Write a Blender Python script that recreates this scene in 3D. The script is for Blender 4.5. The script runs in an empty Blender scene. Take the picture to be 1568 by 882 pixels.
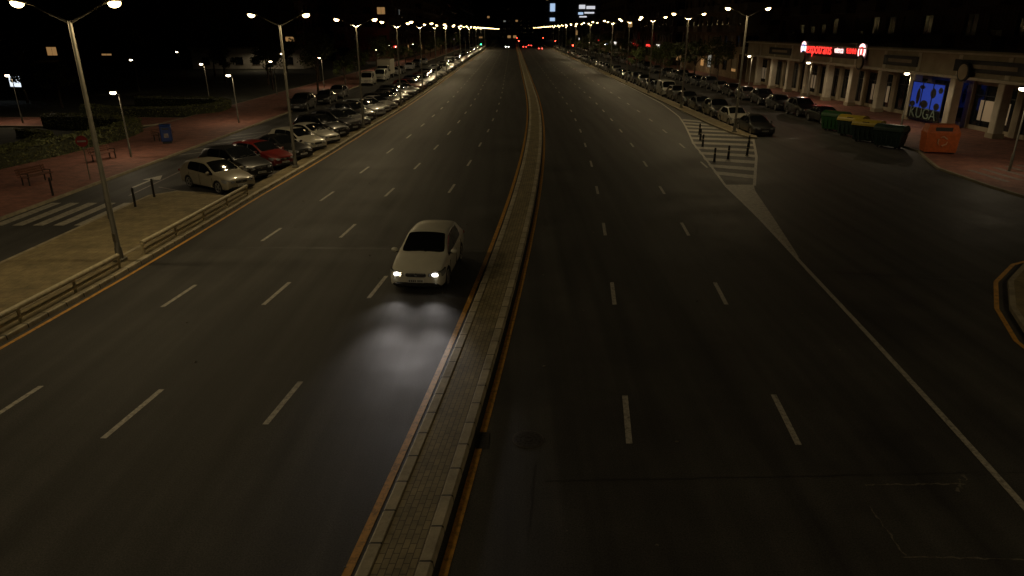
import bpy, math, random, bmesh
from mathutils import Vector, Matrix
random.seed(7)
S = bpy.context.scene
S.view_settings.view_transform='Standard'; S.view_settings.look='None'; S.view_settings.exposure=0
COL = S.collection

# ------------------------------------------------------------ materials
def newmat(name):
    m=bpy.data.materials.new(name); m.use_nodes=True
    nt=m.node_tree; b=nt.nodes['Principled BSDF']; return m,nt,b
def N(nt,t,**k):
    n=nt.nodes.new(t)
    for a,v in k.items(): setattr(n,a,v)
    return n
def simple(name,c,rough=.6,metal=0,noise=.15,scale=6,bump=0,spec=.5):
    m,nt,b=newmat(name)
    b.inputs['Roughness'].default_value=rough; b.inputs['Metallic'].default_value=metal
    b.inputs['Specular IOR Level'].default_value=spec
    g=N(nt,'ShaderNodeNewGeometry'); n=N(nt,'ShaderNodeTexNoise'); n.inputs['Scale'].default_value=scale; n.inputs['Detail'].default_value=4
    nt.links.new(g.outputs['Position'],n.inputs['Vector'])
    r=N(nt,'ShaderNodeMapRange'); r.inputs[1].default_value=.3; r.inputs[2].default_value=.7; r.inputs[3].default_value=1-noise; r.inputs[4].default_value=1+noise
    nt.links.new(n.outputs['Fac'],r.inputs[0])
    mx=N(nt,'ShaderNodeVectorMath',operation='SCALE'); mx.inputs[0].default_value=c
    nt.links.new(r.outputs[0],mx.inputs['Scale']); nt.links.new(mx.outputs[0],b.inputs['Base Color'])
    if bump:
        bp=N(nt,'ShaderNodeBump'); bp.inputs['Strength'].default_value=bump; bp.inputs['Distance'].default_value=.01
        nt.links.new(n.outputs['Fac'],bp.inputs['Height']); nt.links.new(bp.outputs[0],b.inputs['Normal'])
    return m
def emis(name,c,s):
    m,nt,b=newmat(name); b.inputs['Base Color'].default_value=(*[q*.6 for q in c],1)
    b.inputs['Emission Color'].default_value=(*c,1); b.inputs['Emission Strength'].default_value=s
    m.cycles.emission_sampling='NONE'; return m
def asphalt(name,base,tint=(1,.965,.9)):
    m,nt,b=newmat(name); L=nt.links.new
    g=N(nt,'ShaderNodeNewGeometry')
    n1=N(nt,'ShaderNodeTexNoise'); n1.inputs['Scale'].default_value=.3; n1.inputs['Detail'].default_value=8; n1.inputs['Roughness'].default_value=.65
    mp=N(nt,'ShaderNodeMapping'); mp.inputs['Scale'].default_value=(1.5,.06,1); mp.inputs['Rotation'].default_value=(0,0,.05)
    n2=N(nt,'ShaderNodeTexNoise'); n2.inputs['Scale'].default_value=1.0; n2.inputs['Detail'].default_value=4
    n3=N(nt,'ShaderNodeTexNoise'); n3.inputs['Scale'].default_value=34; n3.inputs['Detail'].default_value=4; n3.inputs['Roughness'].default_value=.85
    L(g.outputs['Position'],n1.inputs['Vector']); L(g.outputs['Position'],mp.inputs['Vector']); L(mp.outputs[0],n2.inputs['Vector'])
    L(g.outputs['Position'],n3.inputs['Vector'])
    def mr(src,a,bb,lo=.3,hi=.7):
        r=N(nt,'ShaderNodeMapRange'); r.inputs[1].default_value=lo; r.inputs[2].default_value=hi; r.inputs[3].default_value=a; r.inputs[4].default_value=bb
        L(src,r.inputs[0]); return r.outputs[0]
    a=mr(n1.outputs['Fac'],.62,1.38); c=mr(n2.outputs['Fac'],.65,1.35); d=mr(n3.outputs['Fac'],.25,1.9)
    m1=N(nt,'ShaderNodeMath',operation='MULTIPLY'); L(a,m1.inputs[0]); L(c,m1.inputs[1])
    m2=N(nt,'ShaderNodeMath',operation='MULTIPLY'); L(m1.outputs[0],m2.inputs[0]); L(d,m2.inputs[1])
    v=N(nt,'ShaderNodeVectorMath',operation='SCALE'); v.inputs[0].default_value=tuple(base*t for t in tint)
    L(m2.outputs[0],v.inputs['Scale']); L(v.outputs[0],b.inputs['Base Color'])
    L(mr(n1.outputs['Fac'],.6,.76),b.inputs['Roughness']); b.inputs['Specular IOR Level'].default_value=.32
    bp=N(nt,'ShaderNodeBump'); bp.inputs['Strength'].default_value=.6; bp.inputs['Distance'].default_value=.008
    L(n3.outputs['Fac'],bp.inputs['Height']); L(bp.outputs[0],b.inputs['Normal'])
    return m
def pavers(name,c1,c2,mort,w,h,uv=False,rot=0,msize=.008,rough=.8,lo=.5):
    m,nt,b=newmat(name); L=nt.links.new
    if uv: src=N(nt,'ShaderNodeTexCoord').outputs['UV']
    else: src=N(nt,'ShaderNodeNewGeometry').outputs['Position']
    mp=N(nt,'ShaderNodeMapping'); mp.inputs['Rotation'].default_value=(0,0,rot); L(src,mp.inputs['Vector'])
    br=N(nt,'ShaderNodeTexBrick'); br.inputs['Scale'].default_value=1; br.inputs['Brick Width'].default_value=w; br.inputs['Row Height'].default_value=h
    br.inputs['Mortar Size'].default_value=msize; br.inputs['Color1'].default_value=(*c1,1); br.inputs['Color2'].default_value=(*c2,1); br.inputs['Mortar'].default_value=(*mort,1)
    L(mp.outputs[0],br.inputs['Vector'])
    n=N(nt,'ShaderNodeTexNoise'); n.inputs['Scale'].default_value=1.3; n.inputs['Detail'].default_value=10; n.inputs['Roughness'].default_value=.78; L(src,n.inputs['Vector'])
    r=N(nt,'ShaderNodeMapRange'); r.inputs[1].default_value=.32; r.inputs[2].default_value=.68; r.inputs[3].default_value=lo; r.inputs[4].default_value=1.3; L(n.outputs['Fac'],r.inputs[0])
    v=N(nt,'ShaderNodeVectorMath',operation='SCALE'); L(br.outputs['Color'],v.inputs[0]); L(r.outputs[0],v.inputs['Scale']); L(v.outputs[0],b.inputs['Base Color'])
    b.inputs['Roughness'].default_value=rough
    bp=N(nt,'ShaderNodeBump'); bp.inputs['Strength'].default_value=.5; bp.inputs['Distance'].default_value=.01; bp.invert=True
    L(br.outputs['Fac'],bp.inputs['Height']); L(bp.outputs[0],b.inputs['Normal'])
    return m
def worn(name,c,under,scale=9,thr=.42):
    m,nt,b=newmat(name); L=nt.links.new
    g=N(nt,'ShaderNodeNewGeometry'); n=N(nt,'ShaderNodeTexNoise'); n.inputs['Scale'].default_value=scale; n.inputs['Detail'].default_value=10; n.inputs['Roughness'].default_value=.8
    L(g.outputs['Position'],n.inputs['Vector'])
    cr=N(nt,'ShaderNodeMapRange'); cr.inputs[1].default_value=thr-.08; cr.inputs[2].default_value=thr+.1; L(n.outputs['Fac'],cr.inputs[0])
    mx=N(nt,'ShaderNodeMix',data_type='RGBA'); mx.inputs['A'].default_value=(*under,1); mx.inputs['B'].default_value=(*c,1)
    L(cr.outputs[0],mx.inputs['Factor']); L(mx.outputs['Result'],b.inputs['Base Color']); b.inputs['Roughness'].default_value=.6
    return m
M_asph=asphalt('asphalt',.05); M_seam=simple('tar',(.022,.021,.019),.5)
M_white=worn('paint_white',(.52,.49,.42),(.15,.14,.12),9,.45); M_yel=worn('paint_yellow',(.7,.36,.06),(.2,.12,.03),6,.43)
M_dim=worn('paint_faded',(.3,.26,.22),(.12,.09,.08),6,.5)
M_kerb=pavers('kerb_stone',(.52,.46,.32),(.42,.37,.26),(.05,.045,.03),.8,5,uv=True,msize=.02)
M_medbrick=pavers('median_pavers',(.34,.28,.15),(.26,.22,.12),(.1,.08,.045),.22,.11,uv=True)
M_tan=pavers('tan_pavers',(.25,.2,.1),(.21,.165,.085),(.12,.1,.06),.4,.4)
M_red=pavers('red_pavers',(.32,.13,.09),(.25,.11,.08),(.12,.07,.05),.4,.2)
M_kerbw=simple('kerb_concrete',(.3,.26,.18),.85,0,.25,3,.3)
M_soil=simple('soil',(.035,.035,.022),.95,0,.4,.8)
M_pole=simple('pole_steel',(.17,.16,.13),.5,.6,.1,3)
M_dark=simple('dark_metal',(.02,.02,.02),.5)
M_lampon=emis('lamp_glow',(1,.72,.3),16); M_lampped=emis('lamp_glow_small',(1,.82,.5),14)
M_railw=simple('rail_white',(.5,.44,.28),.5,0,.2,8)
M_wood=simple('bench_wood',(.12,.045,.025),.6,0,.3,10)

# ------------------------------------------------------------ mesh builder
class MB:
    def __init__(s): s.v=[];s.f=[];s.m=[];s.sm=[]; s.uv=None
    def add(s,vs,fs,mi,smooth=False,M=None):
        o=len(s.v)
        for p in vs:
            p=Vector(p); s.v.append(tuple(M@p) if M is not None else tuple(p))
        for f in fs:
            s.f.append([o+i for i in f]); s.m.append(mi); s.sm.append(smooth)
    def box(s,c,d,mi,M=None,bev=0):
        x,y,z=c; a,b,h=d[0]/2,d[1]/2,d[2]/2
        if bev:
            k=bev; vs=[]
            for zz,ii in ((-h,k),(-h+k,0),(h-k,0),(h,k)):
                aa,bb=a-ii,b-ii
                for px,py in ((-aa,-bb+k),(-aa+k,-bb),(aa-k,-bb),(aa,-bb+k),(aa,bb-k),(aa-k,bb),(-aa+k,bb),(-aa,bb-k)):
                    vs.append((x+px,y+py,z+zz))
            fs=[[7,6,5,4,3,2,1,0],[24+i for i in range(8)]]
            for r in range(3):
                for i in range(8):
                    j=(i+1)%8; fs.append([r*8+i,r*8+j,r*8+8+j,r*8+8+i])
            s.add(vs,fs,mi,False,M); return
        vs=[(x-a,y-b,z-h),(x+a,y-b,z-h),(x+a,y+b,z-h),(x-a,y+b,z-h),(x-a,y-b,z+h),(x+a,y-b,z+h),(x+a,y+b,z+h),(x-a,y+b,z+h)]
        s.add(vs,[[3,2,1,0],[4,5,6,7],[0,1,5,4],[1,2,6,5],[2,3,7,6],[3,0,4,7]],mi,False,M)
    def tube(s,pts,rs,mi,n=10,M=None,cap=True):
        rings=[];pts=[Vector(p) for p in pts]
        for i,p in enumerate(pts):
            d=(pts[min(i+1,len(pts)-1)]-pts[max(i-1,0)]).normalized()
            u=d.orthogonal().normalized() if abs(d.z)<.95 else Vector((1,0,0)); u=(u-d*u.dot(d)).normalized(); w=d.cross(u)
            rings.append([p+(u*math.cos(2*math.pi*k/n)+w*math.sin(2*math.pi*k/n))*rs[i] for k in range(n)])
        for i in range(1,len(rings)):
            best=min(range(n),key=lambda o:(rings[i][o]-rings[i-1][0]-(pts[i]-pts[i-1])).length)
            rings[i]=rings[i][best:]+rings[i][:best]
        vs=[q for r in rings for q in r]; fs=[]
        for i in range(len(rings)-1):
            for k in range(n): fs.append([i*n+k,i*n+(k+1)%n,(i+1)*n+(k+1)%n,(i+1)*n+k])
        s.add(vs,fs,mi,True,M)
        if cap:
            s.add(rings[0],[list(range(n))[::-1]],mi,False,M); s.add(rings[-1],[list(range(n))],mi,False,M)
    def ell(s,c,r,mi,M=None,nu=12,nv=8,z0=-1,z1=1):
        vs=[];fs=[]
        t0=math.asin(z0);t1=math.asin(z1)
        for j in range(nv+1):
            t=t0+(t1-t0)*j/nv
            for i in range(nu):
                a=2*math.pi*i/nu; vs.append((c[0]+r[0]*math.cos(t)*math.cos(a),c[1]+r[1]*math.cos(t)*math.sin(a),c[2]+r[2]*math.sin(t)))
        for j in range(nv):
            for i in range(nu): fs.append([j*nu+i,j*nu+(i+1)%nu,(j+1)*nu+(i+1)%nu,(j+1)*nu+i])
        s.add(vs,fs,mi,True,M)
    def lathe(s,prof,axis_pt,mi,n=20,M=None):
        vs=[];fs=[]
        for r,y in prof:
            for k in range(n):
                a=2*math.pi*k/n; vs.append((axis_pt[0]+r*math.cos(a),axis_pt[1]+y,axis_pt[2]+r*math.sin(a)))
        for j in range(len(prof)-1):
            for k in range(n): fs.append([j*n+k,(j+1)*n+k,(j+1)*n+(k+1)%n,j*n+(k+1)%n])
        s.add(vs,fs,mi,True,M)
    def mesh(s,name,mats):
        me=bpy.data.meshes.new(name); me.from_pydata(s.v,[],s.f)
        for m in mats: me.materials.append(m)
        me.polygons.foreach_set('material_index',s.m); me.polygons.foreach_set('use_smooth',s.sm)
        if s.uv:
            l=me.uv_layers.new(name='UVMap')
            for lp in me.loops: l.data[lp.index].uv=s.uv[lp.vertex_index]
        me.update(); return me
    def obj(s,name,mats,loc=(0,0,0),rz=0,parent=None):
        return place(s.mesh(name,mats),name,loc,rz,parent)
def place(me,name,loc=(0,0,0),rz=0,parent=None,scale=None):
    o=bpy.data.objects.new(name,me); o.location=loc; o.rotation_euler=(0,0,rz); COL.objects.link(o)
    if scale: o.scale=scale
    if parent: o.parent=parent
    return o
def empty(name,loc=(0,0,0),rz=0):
    o=bpy.data.objects.new(name,None); o.location=loc; o.rotation_euler=(0,0,rz); COL.objects.link(o); return o

# ------------------------------------------------------------ road axis
def cx(Y):
    if Y>=105: return 2.6+ (Y-105)*.0008
    return 2.6-5.45*(1-Y/105)**2.6
def P(Y,d,z=0): return (cx(Y)+d, Y, z)
def interp(tab,Y):
    if Y<=tab[0][0]: return tab[0][1]
    for (a,b),(c,d) in zip(tab,tab[1:]):
        if Y<=c: return b+(d-b)*(Y-a)/(c-a)
    return tab[-1][1]
LT=[(-20,-12.4),(16,-12.55),(22,-12.75),(34,-13.35),(58,-13.9),(100,-13.9),(700,-13.7)]
dL=lambda Y: interp(LT,Y)
RT=[(-20,10.62),(22,10.66),(30,10.75),(36.3,10.72),(51,11.8),(62,13.3),(68,14.0),(80,14.6),(110,14.8),(700,14.8)]
dR=lambda Y: interp(RT,Y)
def yr(a,b):
    out=[a];y=a
    while y<b:
        y+= 1.0 if y<60 else (2.5 if y<140 else 10)
        out.append(min(y,b))
    return out
def sweep(name,prof,segm,mats,ya,yb,parent=None):
    b=MB(); b.uv=[]; ys=yr(ya,yb); n=len(prof)
    for Y in ys:
        for d,z in prof:
            dd=d(Y) if callable(d) else d
            b.v.append(P(Y,dd,z)); b.uv.append((Y,dd))
    for i in range(len(ys)-1):
        for k in range(n-1):
            b.f.append([i*n+k,i*n+k+1,(i+1)*n+k+1,(i+1)*n+k]); b.m.append(segm[k]); b.sm.append(False)
    b.f.append(list(range(n))[::-1]); b.m.append(segm[0]); b.sm.append(False)
    b.f.append([(len(ys)-1)*n+k for k in range(n)]); b.m.append(segm[0]); b.sm.append(False)
    return b.obj(name,mats,parent=parent)
def line(name,d,w,ya,yb,mat,parent=None,z=.008):
    f=d if callable(d) else (lambda Y:d)
    b=MB(); ys=yr(ya,yb)
    for Y in ys: b.v+= [P(Y,f(Y)-w/2,z),P(Y,f(Y)+w/2,z)]
    for i in range(len(ys)-1): b.f.append([2*i,2*i+1,2*i+3,2*i+2]); b.m.append(0); b.sm.append(False)
    return b.obj(name,[mat],parent=parent)
def slab(name,pts,z0,z1,mats,kerb=.15,parent=None):
    b=MB(); n=len(pts)
    A=sum(pts[i][0]*pts[(i+1)%n][1]-pts[(i+1)%n][0]*pts[i][1] for i in range(n))
    if A<0: pts=pts[::-1]
    inner=[]
    for i in range(n):
        p0=Vector(pts[i-1]);p1=Vector(pts[i]);p2=Vector(pts[(i+1)%n])
        e1=(p1-p0).normalized();e2=(p2-p1).normalized(); n1=Vector((-e1.y,e1.x));n2=Vector((-e2.y,e2.x))
        bb=(n1+n2); bb=bb/max(.3,(bb.length_squared/2)); inner.append(p1+bb*kerb)
    vs=[(x,y,z0) for x,y in pts]+[(x,y,z1) for x,y in pts]+[(p.x,p.y,z1) for p in inner]
    b.add(vs,[[i,(i+1)%n,n+(i+1)%n,n+i] for i in range(n)]+[[n+i,n+(i+1)%n,2*n+(i+1)%n,2*n+i] for i in range(n)],1)
    b.add([(p.x,p.y,z1) for p in inner],[list(range(n))],0)
    return b.obj(name,mats,parent=parent)
def quadstrip(name,pts,w,mat,z,parent=None,jit=0):
    b=MB(); n=len(pts)
    for i,p in enumerate(pts):
        p=Vector(p); d=(Vector(pts[min(i+1,n-1)])-Vector(pts[max(i-1,0)])).normalized(); q=Vector((-d.y,d.x))*(w/2*(1+random.uniform(-jit,jit)))
        b.v+=[(p.x-q.x,p.y-q.y,z),(p.x+q.x,p.y+q.y,z)]
    for i in range(n-1): b.f.append([2*i+1,2*i,2*i+2,2*i+3]); b.m.append(0); b.sm.append(False)
    return b.obj(name,[mat],parent=parent)

# ------------------------------------------------------------ ground & road
g=MB(); g.add([(-1500,-300,-.03),(1500,-300,-.03),(1500,2500,-.03),(-1500,2500,-.03)],[[0,1,2,3]],0); g.obj('ground',[M_soil])
g=MB(); g.add([(-24,-40,0),(60,-40,0),(60,31,0),(34,31,0),(34,900,0),(-24,900,0)],[[0,1,2,3,4,5]],0); g.obj('road',[M_asph])
mk=empty('road_markings')
def dashes(nm,d,y0,per,yend,ystart=4,L=2.0,w=.13):
    b=MB(); y=y0
    while y>ystart: y-=per
    while y<yend:
        jj=random.uniform(-.03,.03); o=len(b.v); l2=L*random.uniform(.93,1.04)
        for t in (0,.5,1):
            Y=y-l2/2+l2*t; b.v+=[P(Y,d+jj-w/2,.006),P(Y,d+jj+w/2,.006)]
        b.f+=[[o,o+1,o+3,o+2],[o+2,o+3,o+5,o+4]]; b.m+=[0,0]; b.sm+=[False,False]
        y+=per
    b.obj(nm,[M_white],parent=mk)
dashes('lane_dashes',3.77,12.81,7.5,420); dashes('lane_dashes',7.17,12.81,7.5,420); dashes('lane_dashes',10.75,50,7.5,420,48)
dashes('lane_dashes',-3.92,13.5,7.4,420); dashes('lane_dashes',-7.0,13.05,7.25,420); dashes('lane_dashes',-9.95,13.2,6.9,420)
line('edge_line',lambda Y:dR(Y)-.02,.14,-10,420,M_white,mk)
line('yellow_line',-.745,.14,-10,500,M_yel,mk); line('yellow_line',.745,.14,-10,500,M_yel,mk)
line('yellow_line',lambda Y:dL(Y),.12,-10,420,M_yel,mk)
sweep('median_kerb',[(-.57,-.01),(-.56,.13),(-.53,.155),(-.36,.155),(-.35,.14),(.35,.14),(.36,.155),(.53,.155),(.56,.13),(.57,-.01)],[0,0,0,0,1,0,0,0,0],[M_kerb,M_medbrick],-10,500)
sweep('pavement_kerb',[(lambda Y:dL(Y)-.22,-.01),(lambda Y:dL(Y)-.23,.11),(lambda Y:dL(Y)-.25,.13),(lambda Y:dL(Y)-.42,.13),(lambda Y:dL(Y)-1.15,.128),(lambda Y:dL(Y)-1.17,-.01)],[0,0,0,1,0],[M_kerb,M_tan],-10,480)
pl=[P(Y,dL(Y)-1.172) for Y in (-10,0,8,14,20,26,31,33.2)]
slab('pavement',[(p[0],p[1]) for p in pl]+[(-15.4,34.2),(-17.2,34.6),(-18.2,33.6),(-18.25,20),(-18.6,-10)],-.01,.127,[M_tan,M_kerbw])
nose=[(18.9,53.3),(18.35,53.6),(17.75,56),(17.45,62)]
slab('pavement',nose+[(17.45,100),(17.5,420),(18.6,420),(18.6,90),(18.9,60),(19.1,54.2)],-.01,.13,[M_tan,M_kerbw])
slab('pavement',[(-22.5,20),(-22.5,60),(-22.8,100),(-22.8,420),(-29,420),(-31,100),(-31,60),(-31,45),(-34,20)],-.01,.12,[M_red,M_kerbw])
slab('pavement',[(-36,66.5),(-31.01,66),(-31.01,62),(-33,59),(-60,62),(-60,66.5)],-.01,.11,[M_red,M_kerbw])
slab('pavement',[(25.6,32.5),(25.4,36),(25.6,41),(27,45),(27.9,47.2),(28.3,60),(29.6,62),(29.6,420),(60,420),(60,32),(27,31.6)],-.01,.12,[M_red,M_kerbw])
isl=[(13,-10),(13.15,9),(13.35,13),(13.9,16.6),(14.9,18.9),(16.4,21.2),(18.2,23),(20.5,24.2),(24,25),(45,25.4),(45,-10)]
slab('pavement',isl,-.01,.13,[M_tan,M_kerbw])
quadstrip('yellow_line',[(x-.3,y+.12) for x,y in isl[:8]]+[(24,25.4),(40,25.7)],.13,M_yel,.008,mk)
def Lx(Y): return interp([(24,10.45),(30,11.1),(36.3,11.44),(50.9,13.3),(62,15.4),(68,16.4)],Y)
def Rx(Y): return interp([(24,10.6),(30,11.75),(35.5,12.76),(45.4,16.2),(53.3,18.6),(60,17.4),(68,17.3)],Y)
M_gore=worn('paint_gore',(.42,.39,.31),(.17,.155,.125),5,.46)
b=MB(); ys=[24+i for i in range(13)]+[36.6]
for Y in ys: b.v+=[(Lx(Y),Y,.007),(Rx(Y),Y,.007)]
for i in range(len(ys)-1): b.f.append([2*i,2*i+1,2*i+3,2*i+2]);b.m.append(0);b.sm.append(False)
Y=38.2
while Y<64:
    o=len(b.v); w=1.0
    b.v+=[(Lx(Y+1.2),Y+1.2,.007),(Rx(Y),Y,.007),(Rx(Y+w),Y+w,.007),(Lx(Y+1.2+w),Y+1.2+w,.007)]; b.f.append([o,o+1,o+2,o+3]); b.m.append(0); b.sm.append(False)
    Y+=2.3
b.obj('gore_hatching',[M_gore],parent=mk)
quadstrip('edge_line',[(Rx(Y),Y) for Y in [36.4,38,41,45.4,49,53]],.16,M_white,.0085,mk)
b=MB()
for i in range(7):
    x=-22.1+i*.88; b.box((x,30.4,.005),(.46,4.1,.003),0)
b.obj('zebra_crossing',[M_gore],parent=mk)
b=MB()
for i in range(5):
    x=27+i*1.0; b.box((x,38.5+i*.4,.1225),(.35,3.4,.003),0)
b.obj('zebra_crossing',[M_dim],parent=mk)
b=MB(); b.box((-20.2,37.0,.005),(.16,2.2,.003),0); b.add([(-20.7,37.9,.0065),(-19.7,37.9,.0065),(-20.2,39.2,.0065)],[[0,1,2]],0); b.obj('lane_arrow',[M_white],parent=mk)
quadstrip('edge_line',[(-19.4,34),(-19.9,45),(-19.9,60)],.1,M_dim,.006,mk)
for i in range(5):
    quadstrip('edge_line',[(-22.3,46+i*2.2),(-20.3,48.4+i*2.2)],.12,M_white,.006,mk)
b=MB()
for i in range(90):
    y=35+i*3.0; o=len(b.v)
    b.v+=[(-14.7,y-1.6,.005),(-14.7,y-1.5,.005),(-18.9,y+1.1,.005),(-18.9,y+1.0,.005)]; b.f.append([o+3,o,o+1,o+2]);b.m.append(0);b.sm.append(False)
b.obj('bay_lines',[M_dim],parent=mk)
def jag(a,bp,n,j):
    a=Vector(a);bp=Vector(bp); return [tuple(a.lerp(bp,i/n)+Vector((random.uniform(-j,j),random.uniform(-j,j)))) for i in range(n+1)]
M_crack=simple('crack_filler',(.15,.135,.11),.7,0,.5,20)
rp=empty('road_repairs')
quadstrip('seam',jag((9.5,22.6),(16,21.4),30,.03),.05,M_seam,.004,rp,.5)
quadstrip('seam',jag((-12,25.2),(-1,25.0),40,.03),.06,M_seam,.004,rp,.5)
quadstrip('seam',jag((.6,10.6),(9.8,10.9),50,.02),.02,M_seam,.004,rp,.7)
quadstrip('crack',jag((6.3,9.9),(6.28,8.7),16,.02),.022,M_crack,.0045,rp,.9)
quadstrip('crack',jag((6.2,8.66),(8.6,8.58),26,.02),.022,M_crack,.0045,rp,.9)
quadstrip('crack',jag((6.5,10.5),(8.4,10.52),26,.025),.03,M_crack,.0045,rp,.95)
quadstrip('crack',jag((8.1,10.3),(8.5,10.75),10,.05),.05,M_crack,.0045,rp,.95)
quadstrip('crack',jag((.25,9.0),(.45,11.2),20,.04),.012,M_seam,.0045,rp,.95)
b=MB()
for k in range(70):
    x=random.uniform(-11,10);y=random.uniform(8,40); s=random.uniform(.015,.045); b.ell((x,y,s*.3),(s,s*random.uniform(.5,1),s*.4),0,None,6,3)
b.obj('road_litter',[M_crack])
M_iron=simple('cast_iron',(.05,.045,.04),.55,.2,.4,40,.5)
b=MB(); b.tube([(.33,12,-.02),(.33,12,.006)],[.33,.33],1,32); b.tube([(.33,12,-.02),(.33,12,.009)],[.3,.3],0,32)
for r in (.08,.16,.24):
    for k in range(16):
        a=k*math.pi/8; b.box((.33+r*math.cos(a),12+r*math.sin(a),.0105),(.03,.03,.005),0)
b.obj('manhole_cover',[M_iron,simple('iron_rim',(.08,.07,.06),.6)])
b=MB(); b.box((-.6,11.95,.006),(.26,.6,.012),0)
for i in range(8): b.box((-.6,11.7+i*.07,.013),(.2,.03,.004),1)
b.obj('drain_grate',[M_iron,M_seam])

# ------------------------------------------------------------ cars
def paint():
    m,nt,b=newmat('car_paint'); o=N(nt,'ShaderNodeObjectInfo'); g=N(nt,'ShaderNodeTexCoord')
    n=N(nt,'ShaderNodeTexNoise'); n.inputs['Scale'].default_value=3; n.inputs['Detail'].default_value=6; nt.links.new(g.outputs['Object'],n.inputs['Vector'])
    r=N(nt,'ShaderNodeMapRange'); r.inputs[3].default_value=.8; r.inputs[4].default_value=1.05; nt.links.new(n.outputs['Fac'],r.inputs[0])
    v=N(nt,'ShaderNodeVectorMath',operation='SCALE'); nt.links.new(o.outputs['Color'],v.inputs[0]); nt.links.new(r.outputs[0],v.inputs['Scale'])
    nt.links.new(v.outputs[0],b.inputs['Base Color']); b.inputs['Roughness'].default_value=.35; b.inputs['Coat Weight'].default_value=.7; b.inputs['Coat Roughness'].default_value=.06
    return m
M_paint=paint()
M_glass=simple('car_glass',(.008,.009,.01),.06,0,.05); M_tyre=simple('tyre',(.02,.02,.02),.85); M_rim=simple('rim',(.45,.45,.44),.35,.8)
M_trim=simple('black_trim',(.012,.012,.012),.5); M_hl=simple('headlamp_lens',(.3,.31,.32),.1,.3); M_tl=simple('tail_lamp',(.25,.01,.01),.2)
M_plate=simple('plate',(.6,.6,.58),.4); M_hlon=emis('headlamp_lit',(1,.93,.8),14); M_chrome=simple('chrome',(.6,.6,.6),.15,1)
CM=[M_paint,M_glass,M_tyre,M_rim,M_trim,M_hl,M_tl,M_plate,M_hlon,M_chrome]
HATCH=[(2.13,.30,.70,.52,.58,.60,.02,'b'),(2.11,.20,.80,.58,.68,.68,.03,'b'),(2.0,.17,.86,.66,.74,.76,.035,'b'),(1.6,.16,.90,.76,.78,.88,.05,'b'),
 (1.22,.16,.908,.82,.79,.955,.05,'b'),(1.02,.16,.91,.86,.79,.985,.05,'b'),(.98,.16,.91,.875,.78,1.0,.05,'w'),(.60,.16,.91,.91,.71,1.22,.05,'w'),(.2,.16,.91,.935,.655,1.41,.045,'w'),(.12,.16,.91,.94,.65,1.435,.04,'r'),
 (-.12,.16,.91,.945,.645,1.455,.04,'r'),(-.2,.16,.91,.947,.645,1.458,.04,'p'),(-.27,.16,.91,.95,.645,1.46,.04,'r'),(-.7,.16,.91,.965,.64,1.46,.035,'r'),(-1.1,.16,.91,.985,.635,1.445,.035,'r'),(-1.3,.17,.908,1.0,.63,1.43,.03,'q'),(-1.72,.18,.90,1.02,.61,1.37,.03,'q'),(-1.82,.18,.895,1.02,.61,1.33,.03,'g'),(-2.0,.2,.88,1.0,.66,1.07,.04,'g'),(-2.04,.2,.875,.97,.7,1.01,.04,'b'),(-2.11,.24,.85,.86,.74,.9,.03,'b'),(-2.14,.32,.78,.76,.66,.8,.02,'b')]
SEDAN=[(2.25,.30,.68,.54,.58,.60,.02,'b'),(2.22,.20,.80,.60,.66,.67,.03,'b'),(2.05,.18,.87,.67,.74,.75,.04,'b'),(1.6,.17,.9,.76,.76,.86,.05,'b'),
 (1.15,.17,.91,.82,.77,.92,.05,'b'),(.95,.17,.91,.86,.77,.955,.045,'w'),(.5,.17,.91,.9,.70,1.2,.05,'w'),(.1,.17,.91,.925,.63,1.36,.05,'r'),(-.15,.17,.91,.935,.625,1.4,.04,'p'),(-.22,.17,.91,.937,.625,1.405,.04,'r'),(-.5,.17,.91,.94,.62,1.41,.04,'r'),
 (-.9,.17,.91,.95,.61,1.39,.04,'g'),(-1.3,.17,.91,.96,.64,1.2,.04,'g'),(-1.62,.18,.90,.96,.72,1.03,.03,'b'),(-2.0,.2,.88,.95,.72,1.0,.03,'b'),(-2.2,.24,.85,.88,.7,.93,.03,'b'),(-2.26,.32,.76,.78,.64,.82,.02,'b')]
def zs(st,k,lw=1,lx=1): return [(x*lx,zb*k+.03*(k-1)*10*.3,w*lw,be*k,wt*lw*1.04,zt*k,c,kd) for x,zb,w,be,wt,zt,c,kd in st]
SUV=zs(HATCH,1.14,1.03,1.04)
VAN=[(2.3,.32,.74,.66,.66,.74,.02,'b'),(2.24,.24,.86,.72,.76,.86,.03,'b'),(2.0,.2,.92,.84,.8,1.0,.03,'b'),(1.6,.2,.94,.98,.82,1.12,.03,'w'),(1.25,.2,.95,1.05,.8,1.48,.03,'w'),(.95,.2,.95,1.08,.78,1.8,.03,'r'),
 (.5,.2,.95,1.1,.78,1.88,.03,'r'),(-.2,.2,.95,1.1,.78,1.9,.03,'q'),(-1.2,.2,.95,1.1,.78,1.9,.03,'q'),(-2.1,.2,.95,1.1,.76,1.86,.03,'q'),(-2.28,.24,.93,1.08,.74,1.8,.02,'q'),(-2.32,.34,.86,1.05,.7,1.7,.02,'b')]
def at(st,x):
    for a,c in zip(st,st[1:]):
        if c[0]<=x<=a[0]:
            t=(a[0]-x)/(a[0]-c[0]); return [a[i]+(c[i]-a[i])*t for i in range(1,7)]
    return list(st[0][1:7])
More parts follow.
